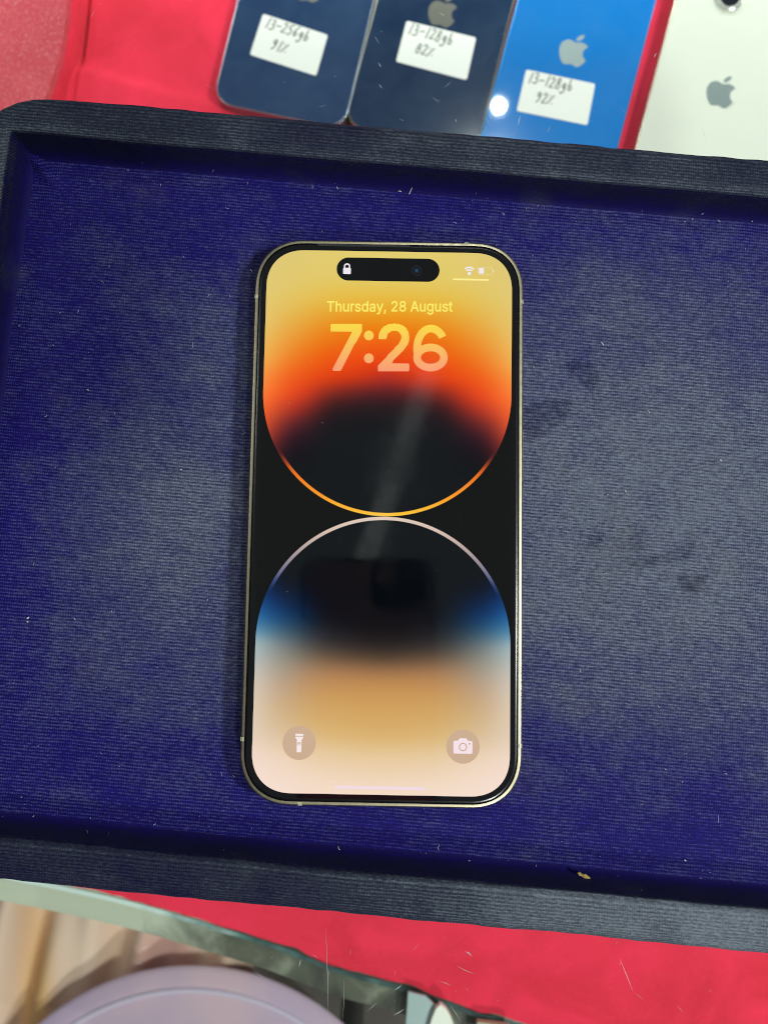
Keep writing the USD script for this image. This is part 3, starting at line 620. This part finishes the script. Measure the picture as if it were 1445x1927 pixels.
LO = {970: [(22, 26, 29)] * 4, 1070: [(22, 26, 29), (22, 26, 29), (22, 26, 29), (20, 28, 50)], 1100: [(22, 26, 29), (22, 26, 29), (20, 26, 36), (18, 44, 92)], 1130: [(22, 26, 29), (22, 26, 29), (18, 34, 62), (24, 72, 134)], 1160: [(22, 26, 29), (23, 27, 32), (22, 54, 92), (44, 106, 164)],
      1190: [(27, 29, 31), (36, 38, 42), (58, 84, 104), (96, 148, 180)], 1215: [(46, 43, 42), (62, 58, 56), (104, 112, 114), (164, 187, 192)], 1240: [(92, 74, 58), (112, 90, 70), (140, 134, 122), (182, 192, 190)], 1265: [(158, 118, 80), (168, 126, 88), (170, 150, 128), (202, 198, 188)],
      1290: [(196, 144, 86), (196, 146, 92), (190, 160, 128), (214, 202, 186)], 1330: [(212, 164, 98), (212, 166, 102), (208, 174, 130), (224, 206, 184)], 1380: [(220, 180, 114), (222, 184, 122), (222, 192, 150), (232, 210, 188)], 1430: [(236, 207, 164), (237, 209, 170), (241, 215, 188), (246, 222, 206)], 1500: [(248, 224, 203), (249, 225, 206), (250, 226, 211), (252, 229, 217)]}


def field(table):
    from scipy.interpolate import RectBivariateSpline, PchipInterpolator
    ys = sorted(table); a = np.array([table[k] for k in ys], float)     # rows, cols, rgb in display values
    ly_ = np.array([-yl(k) for k in ys])

    def f(x, y):
        u_ = np.clip(np.abs(x) / 32.6, 0, 1); yy = np.clip(-y, ly_[0], ly_[-1]); out = []
        uf = np.linspace(0, 1, 41)
        for c in range(3):
            rows = np.array([PchipInterpolator(UU, a[r, :, c])(uf) if True else 0 for r in range(len(ys))])
            yf = np.linspace(ly_[0], ly_[-1], 240); g = PchipInterpolator(ly_, rows, axis=0)(yf)
            from scipy.ndimage import gaussian_filter, map_coordinates
            g = gaussian_filter(g, (3.0, 1.6), mode='nearest')
            out.append(map_coordinates(g, [(yy - ly_[0]) / (ly_[-1] - ly_[0]) * 239, u_ * 40], order=1, mode='nearest'))
        return s2l(*np.moveaxis(np.stack(out, -1), -1, 0)).T if False else np.where(np.stack(out, -1) / 255 <= .04045, np.stack(out, -1) / 255 / 12.92, ((np.stack(out, -1) / 255 + .055) / 1.055) ** 2.4)
    return f


fu, fl = field(UP), field(LO)
DP = Polygon(disp)
RAD = 32.55
ycu = yl(971.5) + RAD; ycl = yl(972.5) - RAD


def half_width(y, up):
    x = np.where(np.abs(y) > 70.55 - 10.4, 32.55 - 10.4 + 10.4 * np.maximum(0, 1 - (np.clip(np.abs(y) - (70.55 - 10.4), 0, 10.4) / 10.4) ** 2.3) ** (1 / 2.3), 32.55)
    d = (ycu - y) if up else (y - ycl)
    return np.minimum(x, np.where(d > 0, np.sqrt(np.maximum(0, RAD ** 2 - d ** 2)), 32.55))


def panel(name, up, fn, z):
    ya, yb = (ycu - RAD, 70.55) if up else (-70.55, ycl + RAD)
    tt = (1 - np.cos(np.linspace(0, np.pi, 260))) / 2; ys = ya + (yb - ya) * tt
    us = np.linspace(-1, 1, 121); w = half_width(ys, up)
    x = us[None] * w[:, None]; y = np.broadcast_to(ys[:, None], x.shape)
    col = fn(x.ravel(), y.ravel())
    emit(name, (np.column_stack([x.ravel(), y.ravel()]), grid(121, 260)), col, z, screen)


panel('upper_wallpaper', True, fu, TOPZ - .02); panel('lower_wallpaper', False, fl, TOPZ - .02)


def arc(name, cy, sgn, table, a_max, fn, y_in, y_out):
    an = np.linspace(-a_max, a_max, 181); wid = .86
    pts_ = []
    for r_ in (RAD, RAD - wid): pts_.append(np.column_stack([r_ * np.sin(an), cy + sgn * r_ * np.cos(an)]))
    v_ = np.vstack(pts_); ys_ = np.array(sorted(table)); cs = np.array([s2l(*table[k]) for k in ys_]); ly_ = np.array([-yl(k) for k in ys_])
    c_ = np.column_stack([np.interp(-v_[:, 1], ly_, cs[:, k]) for k in range(3)])
    c0 = fn(v_[:, 0], v_[:, 1]); k_ = sstep(-yl(y_in), -yl(y_out), -v_[:, 1])[:, None]; c_ = c_ * k_ + c0 * (1 - k_)
    q_ = np.arange(180); f_ = np.stack([q_, q_ + 1, 181 + q_ + 1, 181 + q_], 1)
    if sgn > 0: f_ = f_[:, ::-1]
    emit(name, (v_, f_), c_, TOPZ + .0, screen)


arc('upper_ring', ycu, -1, {790: (248, 100, 48), 835: (190, 62, 50), 855: (130, 46, 44), 875: (190, 78, 34), 895: (240, 118, 36), 935: (255, 158, 46), 972: (255, 200, 62)}, 1.3, fu, 840, 890)
arc('lower_ring', ycl, 1, {972: (228, 205, 188), 1000: (220, 195, 182), 1040: (178, 162, 162), 1070: (130, 124, 146), 1095: (66, 82, 134), 1120: (24, 62, 122), 1150: (36, 94, 152)}, 1.3, fl, 1130, 1080)

# front camera pill, lettering and symbols on the lit screen
Z1 = TOPZ + .02
pill0, pill1 = loc(633.5, 506), loc(827, 508)
pr = (loc(730, 484)[1] - loc(730, 527.5)[1]) / 2
pill_ = LineString([(pill0[0] + pr, (pill0[1] + pill1[1]) / 2), (pill1[0] - pr, (pill0[1] + pill1[1]) / 2)]).buffer(pr, 24)
pill = obj('camera_pill', plate(pill_, .01, Z1), pbr('pill_black', (.002, .002, .003), .4, specular_ior_level=0.0), screen)
lc = loc(784, 509)
obj('lens', plate(Point(*lc).buffer(1.5, 24).difference(Point(*lc).buffer(.9, 24)), .006, Z1 + .011), pbr('front_lens', (.004, .006, .012), .4, specular_ior_level=0.05), screen)
obj('lens_core', plate(Point(*lc).buffer(.55, 24), .006, Z1 + .011), pbr('front_lens_core', (.01, .04, .10), .4, specular_ior_level=0.05), screen)
W_ = s2l(243, 236, 246)
lk = loc(653, 506); Z2 = Z1 + .015
lockg = sbox(-1.02, -1.35, 1.02, .35).buffer(-.2).buffer(.2)
sh = LineString([(-.66, .2), (-.66, .75)] + [(.66 * math.cos(q_), .75 + .66 * math.sin(q_)) for q_ in np.linspace(math.pi, 0, 12)] + [(.66, .2)]).buffer(.2)
icon('lock_symbol', affinity.translate(unary_union([lockg, sh]), *lk), W_, Z2, screen)
# wifi
wc = loc(883, 514.5); gs = [Point(0, 0).buffer(.45)]
for r_ in (1.05, 1.72): 
    gs.append(LineString([(r_ * math.sin(q_), r_ * math.cos(q_)) for q_ in np.linspace(-.78, .78, 20)]).buffer(.2, cap_style=2))
wed = Polygon([(0, -.6)] + [(4 * math.sin(q_), -.6 + 4 * math.cos(q_)) for q_ in np.linspace(-.78, .78, 8)])
icon('wifi_symbol', affinity.translate(unary_union([g.intersection(wed) for g in gs]), *wc), W_, Z2, screen)
b0, b1 = loc(899.5, 502), loc(926, 516.5)
bo = sbox(b0[0], b1[1], b1[0], b0[1]).buffer(-.5).buffer(.5)
bt = icon('battery_symbol', bo.difference(bo.buffer(-.13)), s2l(240, 222, 165), Z2, screen)
icon('battery_cap', Point(b1[0] + .15, (b0[1] + b1[1]) / 2).buffer(.4).intersection(sbox(b1[0] + .18, -99, b1[0] + 2, 99)), s2l(240, 222, 165), Z2, screen)
icon('battery_level', sbox(b0[0] + .25, b1[1] + .25, b0[0] + 1.55, b0[1] - .25).buffer(-.3).buffer(.3), W_, Z2 + .002, screen)
for px_ in (848, 854, 860): icon('signal_dot', Point(*loc(px_, 513)).buffer(.12), s2l(236, 214, 140), Z2, screen)
l0, l1 = loc(853.5, 525), loc(918.5, 526.5)
icon('underline_bar', LineString([l0, l1]).buffer(.24), s2l(255, 242, 150), Z2, screen)
h0, h1 = loc(632, 1481.5), loc(799, 1485)
icon('home_bar', LineString([h0, h1]).buffer(.36), s2l(247, 224, 234), Z2, screen)


def words(name, text, x0, x1, ybase, ytop, c_top, c_bot, bold, z):
    m = meshkit.text_mesh(text, 10, .2, bold)
    v = np.array(m.vertices); top_ = v[:, 2] > .1
    keep = top_[m.faces].all(1); f_ = m.faces[keep]
    p0, p1 = loc(x0, ybase), loc(x1, ybase); hh_ = loc((x0 + x1) / 2, ytop)[1] - loc((x0 + x1) / 2, ybase)[1]
    xs = (v[:, 0] - v[:, 0].min()) / np.ptp(v[:, 0]); w = np.column_stack([p0[0] + xs * (p1[0] - p0[0]), p0[1] + (p1[1] - p0[1]) * xs + v[:, 1] / 10 * hh_])
    k_ = np.clip(v[:, 1] / 10, 0, 1)[:, None]
    emit(name, (w, f_), s2l(*c_bot) * (1 - k_) + s2l(*c_top) * k_, z, screen)


words('date_text', 'Thursday, 28 August', 615, 851.5, 585.5, 566.5, (255, 240, 112), (255, 236, 102), True, Z2)
clock = dict(c_top=(255, 222, 74), c_bot=(255, 158, 118))
words('clock_digit', '7', 620, 679.5, 695.5, 611.5, clock['c_top'], clock['c_bot'], True, Z2)
words('clock_digit', '2', 711, 770, 696, 611.5, clock['c_top'], clock['c_bot'], True, Z2)


def shade(name, px_shape):
    # a shape drawn in photo pixels becomes a glyph on the screen, with the clock's colour ramp
    v, f = flat(px_shape.segmentize(4)); yy = v[:, 1]; w = np.array([loc(*q) for q in v]); k_ = np.clip((696 - yy) / 85, 0, 1)[:, None]
    emit(name, (w, f[:, ::-1]), s2l(*clock['c_bot']) * (1 - k_) + s2l(*clock['c_top']) * k_, Z2, screen)


el = lambda cx, cy, rx, ry, a0, a1: [(cx + rx * math.cos(q), cy - ry * math.sin(q)) for q in np.radians(np.linspace(a0, a1, 40))]
six = unary_union([LineString(el(810, 672.5, 25.3, 19.0, 0, 360)).buffer(7.2, 12), LineString(el(810.5, 649, 25.2, 31, 28, 90) + el(810.5, 656, 25.8, 38.0, 90, 196)).buffer(7.2, 12, cap_style=2)])
shade('clock_digit', six)
for cy_ in (631, 674): shade('clock_dot', Point(694, cy_).buffer(9.2, 20))
for nm_, c_, in (('torch_button', loc(563, 1398.5)), ('camera_button', loc(871, 1405.5))):
    bt = icon(nm_, Point(*c_).buffer(4.22, 40), s2l(208, 178, 150), Z2, screen)
tcn = loc(563, 1398.5)
head = Polygon([(-1.0, 1.55), (1.0, 1.55), (.95, 1.25), (.58, .75), (.58, -2.3), (-.58, -2.3), (-.58, .75), (-.95, 1.25)]).buffer(-.1).buffer(.1)
tor = unary_union([head.difference(Point(0, -.2).buffer(.42)), sbox(-1.0, 1.75, 1.0, 2.25).buffer(-.1).buffer(.1), Point(0, -.32).buffer(.22)])
icon('torch_symbol', affinity.translate(tor, *tcn), s2l(252, 238, 240), Z2 + .01, screen)
ccn = loc(871, 1405.5)
cam_ = unary_union([sbox(-2.4, -1.75, 2.4, 1.45).buffer(-.4).buffer(.4), Polygon([(-1.3, 1.3), (-.7, 2.0), (.7, 2.0), (1.3, 1.3)]).buffer(.1)])
cam_ = cam_.difference(Point(0, -.1).buffer(1.05)).difference(Point(1.65, .75).buffer(.24)).union(Point(0, -.1).buffer(.76))
icon('camera_symbol', affinity.translate(cam_, *ccn), s2l(250, 230, 238), Z2 + .01, screen)

dust = []
for k in range(46):
    c_ = (rng.uniform(-32, 32), rng.uniform(-68, 68)); dust.append((lambda q: (np.column_stack([q, np.full(len(q), 7.70)]), np.array([[0, 1, 2], [0, 2, 3], [0, 3, 4]])))(np.array([[c_[0] + rng.uniform(.04, .12) * math.cos(a_), c_[1] + rng.uniform(.04, .12) * math.sin(a_)] for a_ in np.linspace(0, 5, 5)])))
tag(obj('dust_speck', join(dust), pbr('dust_speck', (.4, .42, .42), .8), phone), kind='stuff')
# hardware details of the frame
BAND = pbr('antenna_band', (0.42, 0.42, 0.28), .6)
for x, y, s_ in [(878, 458, 'h'), (564, 1512, 'h'), (480, 556, 'v'), (985, 566, 'v'), (457, 1392, 'v'), (978, 1405, 'v')]:
    p = loc(x, y)
    w_ = .5
    cut = sbox(p[0] - w_, min(0, p[1] * 2), p[0] + w_, max(0, p[1] * 2)) if s_ == 'h' else sbox(min(0, p[0] * 2), p[1] - w_, max(0, p[0] * 2), p[1] + w_)
    m = trimesh.util.concatenate([plate(Polygon(po(i0)).difference(Polygon(po(.96))).intersection(cut), z1 - z0, z0) for i0, z0, z1 in ((-.03, .9, 6.25), (.03, 6.25, 6.75), (.2, 6.75, 7.02), (.55, 7.02, 7.18))])
    obj('antenna_band', m, BAND, phone)
e0, e1 = loc(600, 463), loc(770, 463)
obj('earpiece', plate(LineString([(e0[0], HH - 1.75), (e1[0], HH - 1.75)]).buffer(.3), .02, 7.69), pbr('earpiece_mesh', (.012, .012, .012), .7), phone)
for nm_, sd, ya, yb in [('power_button', 1, 795, 905)]:
    y0, y1 = sorted((yl(ya), yl(yb)))
    o_ = rrect(1.5, (y1 - y0) / 2, 1.45, 2, 8); m = plate(Polygon(o_), .42); m.apply_transform(trimesh.transformations.rotation_matrix(math.pi / 2, [0, 1, 0])); m.apply_translation([0, (y0 + y1) / 2, 3.8])
    m.apply_translation([HW - .22 if sd > 0 else -HW - .18, 0, 0])
    obj(nm_, m, GOLD, phone)

# ------------------------------------------------------------------ the phone that takes the picture: it mirrors darkly in the lit screen
sp = UsdGeom.Xform.Define(stage, '/World/camera_phone')
_m = np.eye(4); _m[:3, :3] = RCAM.T; _m[3, :3] = [0, 0, CAM_Z * MM]
sp.AddTransformOp().Set(Gf.Matrix4d(*_m.ravel().tolist()))
sp = tag(sp.GetPrim(), 'phone taking the picture, a dark shape mirrored in the lit screen', 'phone')
DARK = pbr('pale_phone_back', (0.80, 0.78, 0.76), .32, metallic=.75); EDGE = pbr('dark_phone_edge', (.01, .01, .012), .4)
bd = rrect(34.5, 73, 11, 2.3); bd = bd + [-9, -64]
obj('body', loft([(bd, 2.6), (bd, 9.8)]), EDGE, sp, smooth=30)
obj('back_glass', loft([((bd - bd.mean(0)) * [.94, .97] + bd.mean(0), 2.4), ((bd - bd.mean(0)) * [.94, .97] + bd.mean(0), 2.58)]), DARK, sp)
bump = affinity.translate(Polygon(rrect(14, 12.5, 6)), 7, -5).difference(Point(0, 0).buffer(5.0, 24))
obj('camera_bump', plate(bump, 2.2, .3), pbr('camera_bump', (.006, .008, .008), .25), sp)
